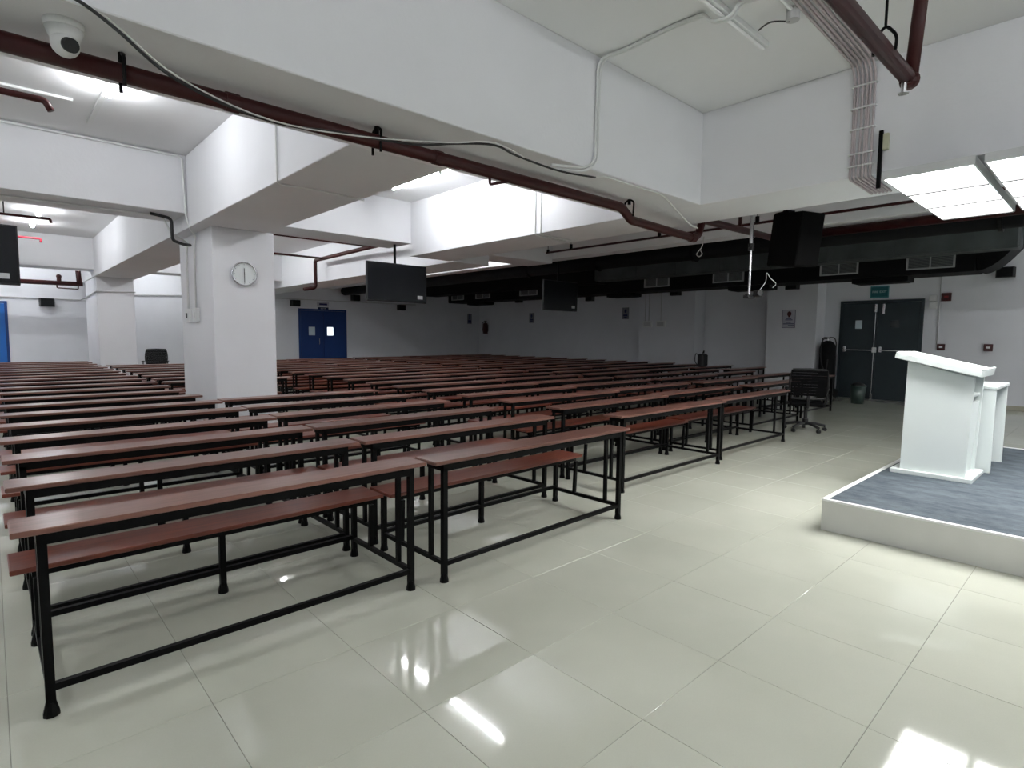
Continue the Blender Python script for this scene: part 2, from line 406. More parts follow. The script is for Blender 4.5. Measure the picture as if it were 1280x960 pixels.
col(6.52, 8.62, seq(3.3, .8, 17.4), 'fourth column from the left', 'bench desks in the fourth column', rz=.006)
col(8.9, 11.0, seq(4.0, .83, 17.6), 'fifth column from the left', 'bench desks in the fifth column')
col(11.3, 13.1, [4.12], 'short row near the bin', 'bench desks near the dark door')
col(11.06, 13.12, seq(4.98, .84, 18.2), 'sixth column from the left', 'bench desks in the sixth column')
col(13.18, 15.28, [6.5, 7.42, 8.4, 9.25, 10.15, 11.0, 11.85, 12.68, 13.55, 14.4, 15.25, 16.1, 16.95, 17.8], 'rightmost column by the wall', 'bench desks in the rightmost column')

# ------------------------------------------------------------------ stage, lectern, side stand
st = thing('stage', 'low white-sided stage platform topped with blue-grey carpet', 'stage', (4.78, 1.55, 0))
MB().box(0, -4.2, 0, 4.05, 0, .235, .003).build('platform', side_m, st)
MB().box(.035, -4.2, .235, 4.015, -.035, .247).build('carpet', carpet_m, st)
MB().box(-.003, -4.2, .235, .034, .003, .252, .002).box(.034, -.034, .235, 4.05, .003, .252, .002).box(4.016, -4.2, .235, 4.05, -.034, .252, .002).build('edge_trim', trimw_m, st)

ZS = .247
lc = thing('lectern', 'tall white lectern with slanted top on the stage', 'lectern', (6.3, .84, ZS))
MB().box(-.02, .0, 0, .58, .62, .04, .004).build('base', podium_m, lc)
yA, yBk = .53, .10   # front (towards the rows) and open back
for x in (.03, .5):
    MB().prism([(.06, .04), (.55, .04), (.54, 1.06), (.04, .93)], 'x', x, x + .03).build('side_panel', podium_m, lc)
MB().prism([(.52, .04), (.55, .04), (.54, 1.06), (.51, 1.06)], 'x', .06, .5).build('front_panel', podium_m, lc)
MB().box(.06, .06, .75, .5, .50, .775, .003).build('shelf', podium_m, lc)
MB().prism([(.09, .04), (.11, .04), (.08, .70), (.06, .70)], 'x', .06, .5).build('back_panel', podium_m, lc)
ang = math.atan2(.155, .66)
top = MB(); top.box(-.33, -.33, -.03, .33, .33, .03, .006); top.box(-.33, -.33, .03, .33, -.31, .045, .003)
tp = top.build('slanted_top', podium_m, lc); tp.location = (.26, .30, 1.045); tp.rotation_euler = (ang, 0, 0); tp.scale = (1, 1, 1)

ss = thing('side_stand', 'lower white open-backed stand right behind the lectern', 'stand', (6.93, .80, ZS))
MB().box(0, 0, 0, .03, .50, .80, .003).build('side_panel', podium_m, ss)
MB().box(.74, 0, 0, .77, .50, .80, .003).build('side_panel', podium_m, ss)
MB().box(-.01, -.01, .80, .78, .51, .83, .004).build('top', podium_m, ss)
MB().box(.03, .47, 0, .74, .50, .80).build('front_panel', podium_m, ss)

# ------------------------------------------------------------------ office chairs
def chair(name, label, loc, rz, full=True):
    t = thing(name, label, 'office chair', loc, rz)
    if True:
        for k in range(5):
            a = 2 * PI * k / 5 + .3; c, s_ = math.cos(a), math.sin(a)
            b = MB().tube([(c * .03, s_ * .03, .13), (c * .16, s_ * .16, .12), (c * .31, s_ * .31, .085)], .022)
            b.build('base_spoke', blackp_m, t)
            MB().cyl((c * .31 - s_ * .022, s_ * .31 + c * .022, .03), (c * .31 + s_ * .022, s_ * .31 - c * .022, .03), .03, 12).cyl((c * .31, s_ * .31, .05), (c * .31, s_ * .31, .09), .01).build('caster', blackp_m, t)
        MB().cyl((0, 0, .1), (0, 0, .42), .028, 12).cyl((0, 0, .1), (0, 0, .2), .045, 12).build('gas_lift', blackp_m, t)
    MB().box(-.25, -.24, .42, .25, .25, .50, .03).build('seat', mesh_m, t)
    b = MB()
    b.tube(smooth_path([(-.23, -.27, .56), (-.27, -.30, .72), (-.27, -.33, .88), (-.24, -.36, 1.02)]), .016)
    b.tube(smooth_path([(.23, -.27, .56), (.27, -.30, .72), (.27, -.33, .88), (.24, -.36, 1.02)]), .016)
    b.tube([(-.24, -.36, 1.02), (0, -.38, 1.03), (.24, -.36, 1.02)], .02); b.tube([(-.23, -.27, .56), (0, -.29, .55), (.23, -.27, .56)], .018)
    b.tube(smooth_path([(0, -.05, .41), (0, -.3, .42), (0, -.33, .6)]), .022)
    b.build('backrest_frame', blackp_m, t)
    for k in range(9):
        z = .60 + k * .047; y = -.275 - (z - .56) * .19
        MB().box(-.255, y - .022, z, .255, y - .014, z + .0445).build('back_slat', mesh_m, t)
    for s_ in (-1, 1):
        MB().tube(fillet([(s_ * .24, .02, .44), (s_ * .3, .02, .46), (s_ * .3, .02, .68)], .04), .014).box(s_ * .3 - .03, -.12, .68, s_ * .3 + .03, .14, .71, .01).build('armrest', blackp_m, t)
    return t
chair('office_chair', 'black mesh-back swivel chair at the aisle end of the rows', (9.86, 3.52, 0), math.radians(-66))
chair('office_chair', 'black chair whose back shows above the rows left of the near column', (3.5, 18.9, 0), math.radians(165))

# ------------------------------------------------------------------ clock on the column
ck = thing('wall_clock', 'round chrome-rimmed wall clock on the near white column', 'clock', (2.53, 8.0, 2.29))
rim = MB()
bm_ = rim.bm; n = 40; prof = [(.152, 0), (.162, -.008), (.162, -.03), (.152, -.04), (.142, -.034), (.142, -.02)]
rings = [[bm_.verts.new((r * math.cos(2 * PI * k / n), y, r * math.sin(2 * PI * k / n))) for k in range(n)] for r, y in prof]
for a, b in zip(rings, rings[1:]):
    for k in range(n): bm_.faces.new((a[k], a[(k + 1) % n], b[(k + 1) % n], b[k]))
rim.build('rim', silver_m, ck, smooth=True)
MB().cyl((0, 0, 0), (0, -.022, 0), .148, 40).build('dial', clock_m, ck)
tk = MB()
for k in range(12):
    a = k * PI / 6; tk.box(-.002, -.0235, .118, .002, -.022, .132, mx=Matrix.Rotation(a, 4, 'Y'))
tk.build('hour_marks', ink_m, ck)
MB().box(-.0035, -.027, -.02, .0035, -.024, .075).build('hour_hand', blackp_m, ck)
MB().box(-.0045, -.03, -.115, .0045, -.028, .02).build('minute_hand', blackp_m, ck)

# ------------------------------------------------------------------ televisions
def tv(loc, wd, ht, rz, label, ztop, tilt=0, group='hanging television screens'):
    t = thing('television', label, 'television', loc, rz, group)
    r = Matrix.Rotation(tilt, 4, 'X')
    MB().box(-wd / 2, -.02, -ht / 2, wd / 2, .03, ht / 2, .006, mx=r).build('casing', blackp_m, t)
    MB().box(-wd / 2 + .015, -.024, -ht / 2 + .025, wd / 2 - .015, -.02, ht / 2 - .015, mx=r).build('screen', screen_m, t)
    MB().cyl((0, .08, -.1), (0, .08, ztop - loc[2]), .022, 12).box(-.12, .03, -.14, .12, .1, .14).build('ceiling_pole', black_m, t)
    MB().box(wd / 2 - .2, -.027, -ht / 2 + .07, wd / 2 - .09, -.024, -ht / 2 + .13, mx=r).build('sticker', grey_m, t)
    return t
tv((5.28, 8.68, 2.41), 1.2, .66, math.radians(1), 'large black screen hanging in the middle bay beside the column', 3.08)
tv((9.49, 8.7, 2.42), 1.12, .66, 0, 'black screen hanging in shadow above the middle rows', ZC)
tv((-.31, 8.62, 2.36), 1.22, .67, 0, 'black screen cut by the left edge of the view', 3.05)

# big hanging loudspeaker
sp_ = thing('loudspeaker', 'big black loudspeaker hanging tilted beyond the right-hand beam', 'loudspeaker', (7.02, 2.74, 2.66), math.radians(66))
mx = Matrix.Rotation(math.radians(8.5), 4, Vector((.71, -.70, 0))) @ Matrix.Rotation(math.radians(-5), 4, 'X')
MB().box(-.25, -.16, -.30, .20, .17, .30, .012, mx=mx).build('cabinet', spk_m, sp_)
MB().box(-.235, -.168, -.285, .185, -.16, .285, mx=mx).build('grille', spk_m, sp_)
MB().cyl((.05, .1, .2), (.05, .1, 1.11), .02).box(-.05, .05, .25, .15, .15, .33).build('hanging_rod', black_m, sp_)
MB().box(.2, -.12, .2, .27, -.02, .25).build('bracket', whitep_m, sp_)

# camera on a silver drop pole
cp_ = thing('pole_camera', 'small black camera clamped on a silver ceiling pole', 'camera', (6.66, 3.08, 2.02))
MB().cyl((0, 0, .0), (0, 0, 1.3), .014, 12).cyl((0, 0, .55), (0, 0, 1.76), .024, 12).build('pole', silver_m, cp_)
MB().cyl((0, 0, .52), (0, 0, .6), .034, 12).cyl((-.06, 0, .56), (.06, 0, .56), .012).cyl((-.04, 0, .28), (.04, 0, .28), .006).build('clamp', blackp_m, cp_)
MB().box(.03, -.12, -.02, .13, -.03, .06, .01).box(-.05, -.02, -.04, .12, .05, .0, .006).cyl((.06, -.08, .02), (-.0, -.13, .02), .028, 12).box(-.07, -.02, -.02, -.04, .02, .01, .004).build('camera_body', blackp_m, cp_)
MB().tube(smooth_path([(.1, -.08, .06), (.16, -.12, .16), (.13, -.14, .26), (.2, -.16, .2), (.26, -.2, .14), (.22, -.18, .09)]), .0035).build('cable', whitep_m, cp_)

# dome camera on beam underside
cc = thing('dome_camera', 'white ceiling camera under the beam at top left', 'security camera', (.315, 3.3, ZB))
MB().cyl((0, 0, 0), (0, 0, -.03), .075, 24).cyl((0, 0, -.03), (0, 0, -.085), .072, 24, .05).build('mount', whitep_m, cc, smooth=True)
MB().sph((.0, -.01, -.095), .055, 20, 14).build('eyeball', whitep_m, cc, smooth=True)
MB().cyl((.0, -.03, -.10), (.018, -.075, -.118), .03, 20).build('lens', blackp_m, cc, smooth=True)

# ------------------------------------------------------------------ pipes
def pipe(name, label, cat, parts, group=None):
    t = thing(name, label, cat, parts[0][1][0] if False else (0, 0, 0), 0, group)
    for nm, pts, r, m in parts: MB().tube(pts, r, 12).build(nm, m, t, smooth=True)
    return t
mp_ = pipe('fire_main_pipe', 'thick dark red pipe slung under the near beam with an offset bend', 'pipe', [
    ('pipe_run', fillet([(XL, 3.45, 2.775), (4.62, 3.45, 2.775), (4.86, 3.5, 2.69), (6.2, 3.58, 2.69), (6.36, 3.6, 2.74), (6.42, 3.58, 2.93), (9.13, 3.52, 2.95)], .05), .045, red_m)])
for x in (.55, 1.95, 4.75):
    MB().tube(fillet([(x, 3.40, 2.70), (x, 3.395, 2.84), (x, 3.45, 2.872), (x, 3.505, 2.84), (x, 3.505, 2.70)], .02), .009).cyl((x, 3.45, 2.82), (x, 3.45, 2.87), .016).build('hanger', black_m, mp_)
MB().tube(fillet([(2.93, 3.45, 2.76), (2.93, 3.45, 2.68), (3.12, 3.45, 2.74)], .02), .012).build('drop_branch', red_m, mp_)
MB().cyl((6.14, 3.575, 2.69), (6.24, 3.58, 2.69), .053, 12).build('coupling', red_m, mp_)
for x in (1.02, 2.4): MB().cyl((x, 3.45, 2.775), (x + .07, 3.45, 2.775), .051, 12).build('coupling', red_m, mp_)

p2 = pipe('sprinkler_pipe', 'dark red pipe and riser over the stage side', 'pipe', [
    ('pipe_run', [(.4, .99, 3.0), (3.94, .955, 3.0)], .04, red_m), ('riser', [(3.965, .945, 2.99), (3.97, .90, ZC)], .036, red_m)])
MB().sph((3.965, .95, 2.99), .052).box(3.90, .93, 2.96, 3.95, .985, 3.04).build('elbow', red_m, p2)
MB().cyl((3.90, .96, 2.96), (3.90, .96, 2.90), .014).cyl((3.90, .96, 2.905), (3.90, .96, 2.90), .028).build('sprinkler_head', silver_m, p2)
MB().cyl((3.50, .96, 3.12), (3.50, .96, ZC), .007).tube(fillet([(3.5, .91, 2.99), (3.5, .905, 3.06), (3.5, .96, 3.13), (3.5, 1.012, 3.06), (3.5, 1.01, 2.99)], .03), .008).build('hanger', black_m, p2)

p3 = pipe('branch_pipe', 'thin red sprinkler pipe with droppers along the far beam', 'pipe', [('pipe_run', [(8.6, YF, 3.24), (8.6, 8.3, 3.24)], .02, red_m)])
for y in (7.62, 3.9, 1.9, 8.25, 5.6): MB().cyl((8.6, y, 3.24), (8.6, y, 3.34 if y != 8.25 else 3.3), .03).cyl((8.6, y, 3.3), (8.6, y, ZC), .006).build('hanger', black_m, p3)
p4 = pipe('fire_header_pipe', 'thick red pipe beside the dark duct under the shallow beam', 'pipe', [('pipe_run', [(9.22, YF + .05, 3.09), (9.22, 3.4, 3.09)], .065, red_m)])
MB().cyl((7.35, 3.56, 2.94), (7.35, 3.56, 3.3), .025).build('riser', red_m, p4)
p5 = pipe('bay_pipe', 'dark red pipes crossing the bay before the blue door', 'pipe', [
    ('pipe_run', [(2.86, 10.85, 3.35), (5.9, 10.85, 3.35)], .025, red_m), ('pipe_run', [(2.86, 13.4, 3.35), (6.1, 13.4, 3.35)], .025, red_m),
    ('header', fillet([(5.95, 9.3, 3.35), (6.1, 13.9, 3.35), (6.12, 13.95, 2.68), (5.8, 13.9, 2.62)], .08), .045, red_m)])
MB().cyl((3.9, 10.85, 3.35), (3.9, 10.85, ZC), .01).cyl((5.3, 10.85, 3.35), (5.3, 10.85, ZC), .01).cyl((4.2, 13.4, 3.35), (4.2, 13.4, ZC), .01).build('hanger', black_m, p5)
p6 = pipe('bay_pipe', 'thin dark pipe ending below the far left lamps', 'pipe', [('pipe_run', fillet([(XL, 13.3, 3.52), (.92, 13.25, 3.52), (.93, 13.25, 3.45)], .03), .022, red_m)])
MB().cyl((.3, 13.3, 3.52), (.3, 13.3, ZC), .01).build('hanger', black_m, p6)
p7 = pipe('bay_pipe', 'bright red thin pipe near the far left wall', 'pipe', [('pipe_run', fillet([(XL, 16.0, 3.5), (.93, 16.0, 3.5), (.93, 16.0, 3.42)], .03), .022, mat('bright_red_pipe', (.35, .02, .04), .4))])
p8 = pipe('wall_pipe', 'dark red pipe with valve along the far left wall', 'pipe', [
    ('pipe_run', [(XL, 19.3, 2.77), (1.95, 19.3, 2.80)], .06, red_m), ('riser', [(1.88, 19.3, 2.8), (1.86, 19.3, 3.2)], .06, red_m), ('bypass', fillet([(1.4, 19.3, 2.75), (1.4, 19.3, 2.67), (1.85, 19.3, 2.66), (1.85, 19.3, 2.78)], .03), .015, red_m)])
MB().cyl((1.45, 19.3, 2.78), (1.45, 19.3, 2.95), .05).sph((1.45, 19.3, 2.97), .06).build('valve', red_m, p8)
p9 = pipe('bay_pipe', 'short dark red pipe end with elbow at the top left ceiling', 'pipe', [('pipe_run', fillet([(XL, 6.55, 3.5), (.46, 6.5, 3.5), (.50, 6.5, 3.42)], .03), .028, red_m)])

# conduits and cables
def line(name, label, cat, pts, r, m, n=8):
    o = MB().tube(pts, r, n).build(name, m, None, smooth=True); tag(o, label, cat); return o
line('cable', 'black cable sagging along the near beam over the red pipe', 'cable', smooth_path([(.18, 3.02, 2.84), (.26, 3.02, 2.86), (.34, 3.02, 2.86), (.47, 3.02, 2.79), (.62, 3.01, 2.68), (.78, 3.01, 2.62), (.96, 3.01, 2.585), (1.19, 3.01, 2.575), (1.5, 3.01, 2.61), (1.97, 3.02, 2.66), (2.28, 3.03, 2.74), (2.62, 3.04, 2.81), (2.84, 3.04, 2.785), (3.27, 3.03, 2.765), (3.70, 3.03, 2.80)]), .008, blackp_m)
line('cable', 'thin white cable twisted beside the black one along the near beam', 'cable', smooth_path([(-.6, 3.045, 2.86), (.0, 3.045, 2.86), (.2, 3.04, 2.855), (.4, 3.03, 2.84), (.48, 3.02, 2.8), (.7, 3.0, 2.655), (1.1, 3.0, 2.575), (1.6, 3.0, 2.615), (2.2, 3.02, 2.725), (2.6, 3.03, 2.82), (2.9, 3.03, 2.785)]), .004, cablew_m)
line('cable', 'white and black taped cable drooping to the beam corner', 'cable', smooth_path([(3.7, 3.03, 2.80), (3.85, 3.02, 2.825), (4.3, 3.02, 2.825), (4.66, 3.02, 2.82), (4.98, 3.06, 2.74), (5.3, 3.10, 2.66), (5.55, 3.15, 2.66)]), .008, cablew_m)
cd = thing('conduit_run', 'pair of white conduits up the near beam and across the ceiling', 'conduit', (0, 0, 0))
for o_ in (0, .03):
    MB().tube(fillet([(3.2, 3.05, 2.80 - o_), (3.6, 3.055, 2.86 - o_), (3.72 + o_, 3.055, 2.93), (3.735 + o_, 3.055, 3.745), (3.80 + o_, 2.85, 3.765), (3.77 + o_, 2.4, 3.765), (3.79 + o_, 2.16, 3.765), (3.80 + o_, 2.11, 3.69), (3.83 + o_, 1.98, 3.69), (3.84 + o_, 1.94, 3.765), (3.87 + o_, 1.78, 3.765)], .1), .011).build('conduit', whitep_m, cd, smooth=True)
bn = thing('conduit_bundle', 'bundle of mauve-grey conduits down the beam face above the stage', 'conduit', (0, 0, 0))
for k in range(6):
    y = 1.54 + k * .03
    MB().tube(fillet([(3.4, y - .04 + .01 * (k % 2), 3.765), (5.34, y, 3.765), (5.435, y, 3.68), (5.435, y + .012 * math.sin(k * 2), 3.2), (5.435, y, 2.86), (5.5, y, 2.855), (6.1, y + .01, 2.855)], .07), .010).build('conduit', mauve_m, bn, smooth=True)
for z in (3.6, 3.42, 3.25, 3.05, 2.95): MB().box(5.42, 1.52, z, 5.45, 1.71, z + .012).build('clip', whitep_m, bn)
bk = thing('panel_bracket', 'black bar bracket on the beam face by the light panels', 'bracket', (5.42, 1.47, 2.8))
MB().box(-.01, -.015, -.06, .015, .015, .40, .003).build('bar', black_m, bk)
MB().box(-.01, -.055, .24, .03, -.015, .37, .004).build('latch', mat('yellowed_plastic', (.5, .5, .36), .5), bk)
bt = thing('unlit_batten', 'unlit white tube batten on the ceiling above the aisle', 'ceiling lamp', (3.6, 2.05, ZC))
MB().box(-.9, -.03, -.045, .92, .03, 0, .004).build('housing', whitep_m, bt)
MB().cyl((-.85, 0, -.06), (.88, 0, -.06), .014).build('tube', tubeoff_m, bt)
cb = thing('conduit_run', 'white ceiling conduit ending in a small open box near the batten', 'conduit', (0, 0, 0))
MB().tube([(2.6, 1.72, 3.76), (4.18, 1.72, 3.76)], .014).build('conduit', whitep_m, cb)
MB().cyl((4.2, 1.72, 3.778), (4.2, 1.72, 3.70), .045, 16).build('junction_box', grey_m, cb)
MB().tube(smooth_path([(4.2, 1.74, 3.70), (4.15, 1.85, 3.72), (4.25, 1.98, 3.75)]), .006).build('cable', blackp_m, cb)
cw = thing('conduit_run', 'white conduits dropping down the near column to the switch boxes', 'conduit', (0, 0, 0))
MB().tube(fillet([(-2.9, 8.35, 3.75), (1.93, 8.35, 3.75), (1.95, 8.35, 3.0), (2.0, 8.36, 2.84), (2.12, 8.6, 2.80), (2.125, 8.72, 2.70), (2.125, 8.74, 1.85)], .06), .013).build('conduit', whitep_m, cw, smooth=True)
MB().tube(fillet([(-2.9, 8.8, 3.035), (1.75, 8.7, 3.03), (1.85, 8.7, 2.83), (2.1, 8.95, 2.75), (2.125, 9.12, 2.65), (2.125, 9.14, 1.85)], .06), .013).build('conduit', whitep_m, cw, smooth=True)
MB().tube(fillet([(1.6, 8.6, 3.03), (1.84, 8.6, 3.0), (1.84, 8.6, 2.72), (2.0, 8.75, 2.7), (2.12, 8.9, 2.72)], .06), .02).build('black_hose', blackp_m, cw, smooth=True)
for y in (9.14, 8.74):
    sb = thing('switch_box', 'white switch box on the near column, %s one' % ('left' if y > 9 else 'right'), 'switch', (2.15, y, 1.66), group='switch boxes on the near column')
    MB().box(-.05, -.09, 0, 0, .09, .19, .006).build('box', whitep_m, sb)
    MB().box(-.058, -.03, .06, -.05, .03, .13, .003).build('switch', whitep_m if y < 9 else blackp_m, sb)
line('conduit', 'thin white conduit down the sunlit-bright face of the column beam', 'conduit', fillet([(1.965, 5.25, ZC), (1.965, 5.25, 2.86), (2.02, 5.32, 2.856), (2.3, 5.27, 2.856), (2.85, 5.31, 2.856)], .03), .009, whitep_m)['label'] = 'thin white conduit crossing the beam in front of the near column'
c9 = thing('conduit_run', 'double white conduit on the bright beam face in the middle bay', 'conduit', (0, 0, 0))
for o_ in (0, .1): MB().tube(fillet([(5.435, 5.36 + o_, ZC), (5.435, 5.36 + o_, 2.86), (5.5, 5.37 + o_, 2.856), (6.2, 5.43 + o_, 2.856)], .03), .01).build('conduit', whitep_m, c9, smooth=True)
line('conduit', 'white conduit ending in a small box on the left ceiling', 'conduit', [(XL, 7.15, 3.765), (.72, 7.15, 3.765)], .014, whitep_m)
line('conduit', 'grey conduit line along the far left wall and around the far column', 'conduit', fillet([(XL + .02, 19.97, 2.4), (1.96, 19.97, 2.41), (1.975, 19.2, 2.42), (1.975, 17.17, 2.50), (2.8, 17.17, 2.53), (2.81, 19.95, 2.6), (6, 19.97, 2.74), (13, 19.97, 2.76)], .02), .015, grey_m)
line('hanging_wire_loop', 'white wire loop hanging below the dark ducts', 'cable', smooth_path([(8.991, 4.98, 3.22), (8.98, 5.0, 3.06), (8.97, 5.06, 2.98), (8.97, 5.09, 2.93), (8.97, 5.04, 2.89), (8.97, 4.99, 2.93), (8.97, 5.02, 2.99)]), .009, cablew_m)
line('conduit', 'thin vertical conduit on the right wall between the boxes', 'conduit', [(16.385, 3.03, 3.1), (16.385, 3.03, 1.42)], .012, grey_m)

# ------------------------------------------------------------------ ducts
dm = thing('supply_duct', 'long black supply duct with white grilles high along the right wall', 'air duct', (13.2, 0, 0))
MB().box(0, 1.95, 2.77, .8, 18.0, 3.2, .02).build('duct_body', dark_m, dm)
def swept(path, wd, ht, name, m, par):
    mb = MB(); rings = []
    for i, (x, y, z) in enumerate(path):
        a = path[max(i - 1, 0)]; b = path[min(i + 1, len(path) - 1)]
        t = (Vector(b) - Vector(a)).normalized(); u = Vector((1, 0, 0)); v = t.cross(u).normalized()
        p = Vector((x, y, z)); rings.append([mb.bm.verts.new(p + u * su * wd / 2 + v * sv * ht / 2) for su, sv in ((-1, -1), (1, -1), (1, 1), (-1, 1))])
    for a, b in zip(rings, rings[1:]):
        for k in range(4): mb.bm.faces.new((a[k], a[(k + 1) % 4], b[(k + 1) % 4], b[k]))
    mb.bm.faces.new(rings[0]); mb.bm.faces.new(rings[-1])
    return mb.build(name, m, par)
swept([(.4 - .25 * min(1, k / 10), 1.95 - .7 * k / 12, 2.985 + .52 * (1 - math.cos(PI * k / 12)) / 2) for k in range(13)] + [(.15, -2.5, 3.505)], .8, .43, 'bent_duct', dark_m, dm)
for y1, y0 in ((9.01, 8.24), (7.02, 6.24), (4.57, 3.84), (3.01, 2.25), (13.94, 13.1), (16.28, 15.47), (17.74, 16.99)):
    gr = MB()
    gr.box(-.03, y0, 2.86, 0, y1, 2.885).box(-.03, y0, 3.115, 0, y1, 3.14).box(-.03, y0, 2.885, 0, y0 + .03, 3.115).box(-.03, y1 - .03, 2.885, 0, y1, 3.115)
    gr.box(-.025, (y0 + y1) / 2 - .01, 2.885, 0, (y0 + y1) / 2 + .01, 3.115)
    fr_ = gr.build('grille', grille_m, dm)
    sl = MB()
    for k in range(11): sl.box(-.018, y0 + .03, 2.893 + k * .0205, -.004, y1 - .03, 2.902 + k * .0205)
    so = sl.build('slats', grilleslat_m, fr_); so['kind'] = 'stuff'
gd = thing('return_duct', 'dark grey upper duct in front of the black supply duct', 'air duct', (12.5, 0, 0))
MB().box(0, 1.3, 3.05, .42, 10.2, 3.44, .03).build('duct_body', duct_m, gd)
MB().box(0, 10.2, 3.02, .62, 18.6, 3.74, .02).build('rear_section', dark_m, gd)
for k in range(8):
    y = 1.9 + k * 1.15
    MB().box(-.012, y, 3.045, .1, y + .04, 3.452).build('flange', duct_m, gd)
rd = thing('round_duct', 'black round duct hanging between the shallow beam and the grey duct', 'air duct', (9.85, 0, 2.98 + .15))
MB().cyl((0, -3, 0), (0, 19.9, 0), .16, 20).build('duct_body', dark_m, rd, smooth=True)
for y in (1.2, 5.6, 7.9, 10): MB().cyl((0, y, -.02), (0, y + .05, -.02), .175, 20).cyl((0, y + .02, .1), (0, y + .02, ZC - 3.13), .008).build('strap', black_m, rd)
for i, (y0, y1, lb) in enumerate(((3.01, 4.0, 'black box below the supply duct above the dark door'), (5.72, 6.71, 'black box below the supply duct beside the hanging camera'),
                      (9.54, 10.42, 'black box below the supply duct left of the socket boxes'), (16.0, 17.0, 'black box below the supply duct near the far corner'))):
    bx_ = thing('duct_box', lb, 'air duct', (13.35, y0, 2.77), group='black boxes under the supply duct')
    MB().box(0, 0, -.10, .5, y1 - y0, -.001, .01).build('casing', dark_m, bx_)
    MB().box(.05, .05, -.11, .45, y1 - y0 - .05, -.10).build('lower_flange', dark_m, bx_)

# ------------------------------------------------------------------ wall fittings
def wspk(loc, rz, lb):
    t = thing('wall_speaker', lb, 'loudspeaker', loc, rz, 'small black wall speakers')
    MB().prism([(-.17, 0), (.17, 0), (.14, -.17), (-.14, -.17)], 'z', -.11, .11).build('cabinet', blackp_m, t)
    MB().box(-.13, -.178, -.095, .13, -.17, .095).build('grille', dark_m, t)
wspk((1.215, YB, 2.30), 0, 'small black speaker high on the far left wall')
wspk((8.0, YB, 2.60), 0, 'small black speaker left of the blue double door')
wspk((12.3, YB, 2.62), 0, 'small black speaker below the big hanging screen')
wspk((10.3, YB, 2.9), 0, 'small black speaker right of the blue double door')
wspk((XR, 17.3, 3.02), -PI / 2, 'small black speaker on the right wall near the far corner')
wspk((XR, 13.5, 2.94), -PI / 2, 'small black speaker on the right wall midway')
wspk((15.8, 9.6, 2.93), -PI / 2, 'small black speaker on the pilaster with socket boxes')
wspk((15.8, 6.12, 2.93), -PI / 2, 'small black speaker on the pilaster with the poster')
wspk((XR, 1.9, 3.0), -PI / 2, 'small black speaker at the right end of the right wall')

def sheet(x, y0, y1, z0, z1, m, name, lb, cat, t_=.01):
    t = thing(name, lb, cat, (x, (y0 + y1) / 2, z0))
    MB().box(-t_, -(y1 - y0) / 2, 0, 0, (y1 - y0) / 2, z1 - z0, .001).build('sheet', m, t); return t
ps = sheet(15.8, 6.02, 6.36, 1.81, 2.29, poster_m, 'poster', 'white poster with a maroon head and blue lettering on the pilaster', 'poster')
hd = MB().sph((-.012, -.01, .37), .055, 14, 10, (.05, 1, 1.25)); hd.box(-.014, -.03, .28, -.011, .015, .33); hd.build('head_print', maroon_m, ps)
bars = MB()
for z, a, b in ((.235, -.07, .06), (.20, -.1, .09), (.135, -.06, .07), (.095, -.14, .14), (.05, -.14, .01)): bars.box(-.013, a, z, -.0101, b, z + .02)
bars.build('print_lines', ink_m, ps)
MB().box(-.012, -.17, 0, -.0102, -.16, .48).box(-.012, .16, 0, -.0102, .17, .48).box(-.012, -.16, .47, -.0102, .16, .48).box(-.012, -.16, 0, -.0102, .16, .01).build('border', dbl_m, ps)
for x, y, z, lb, nm_ in ((XR, 11.94, 2.2, 'dark printed notice on the wall left of the socket pilaster', 1), (XR, 16.6, 2.12, 'dark printed notice on the right wall midway', 1), ):
    q = sheet(x, y - .14, y + .14, z - .05, z + .35, mat('dull_paper', (.2, .21, .24), .6), 'notice', lb, 'notice')
    MB().sph((-.012, 0, .28), .05, 10, 8, (.05, 1, 1.3)).box(-.013, -.09, .1, -.0101, .09, .16).prism([(-.1, .08), (.1, .08), (0, 0.02)], 'x', -.013, -.0101).build('print', ink_m, q)
nq = thing('notice', 'dark printed notice on the far wall left of the corner', 'notice', (15.85, YB, 2.05))
MB().box(-.12, -.01, 0, .12, 0, .45).build('sheet', bpy.data.materials['dull_paper'], nq); MB().box(-.03, -.013, .2, .03, -.01, .42).box(-.09, -.013, .04, .09, -.01, .17).build('print', ink_m, nq)

es = thing('exit_sign', 'teal fire exit sign above the dark double door', 'sign', (XR, 4.265, 2.55))
MB().box(-.03, -.2, 0, 0, .2, .3, .002).build('sign_rim', greensb_m, es)
MB().box(-.034, -.18, .03, -.03, .18, .27).build('sign_face', greens_m, es)
text_mesh('FIRE EXIT', .075, pale_m, es, (-.036, 0, .15), (PI / 2, 0, -PI / 2))
e2 = thing('exit_sign', 'navy exit sign over the blue double door', 'sign', (9.04, YB, 2.37))
MB().box(-.2, -.02, 0, .2, 0, .13, .001).build('sign_face', dbl_m, e2)
text_mesh('EXIT', .1, grey_m, e2, (0, -.023, .065), (PI / 2, 0, 0))
e3 = thing('room_sign', 'white sign with navy lettering above the exit sign', 'sign', (9.04, YB, 2.53))
MB().box(-.22, -.02, 0, .22, 0, .16, .001).build('sign_face', poster_m, e3)
MB().box(-.15, -.023, .045, .15, -.02, .11).build('print_lines', ink_m, e3)

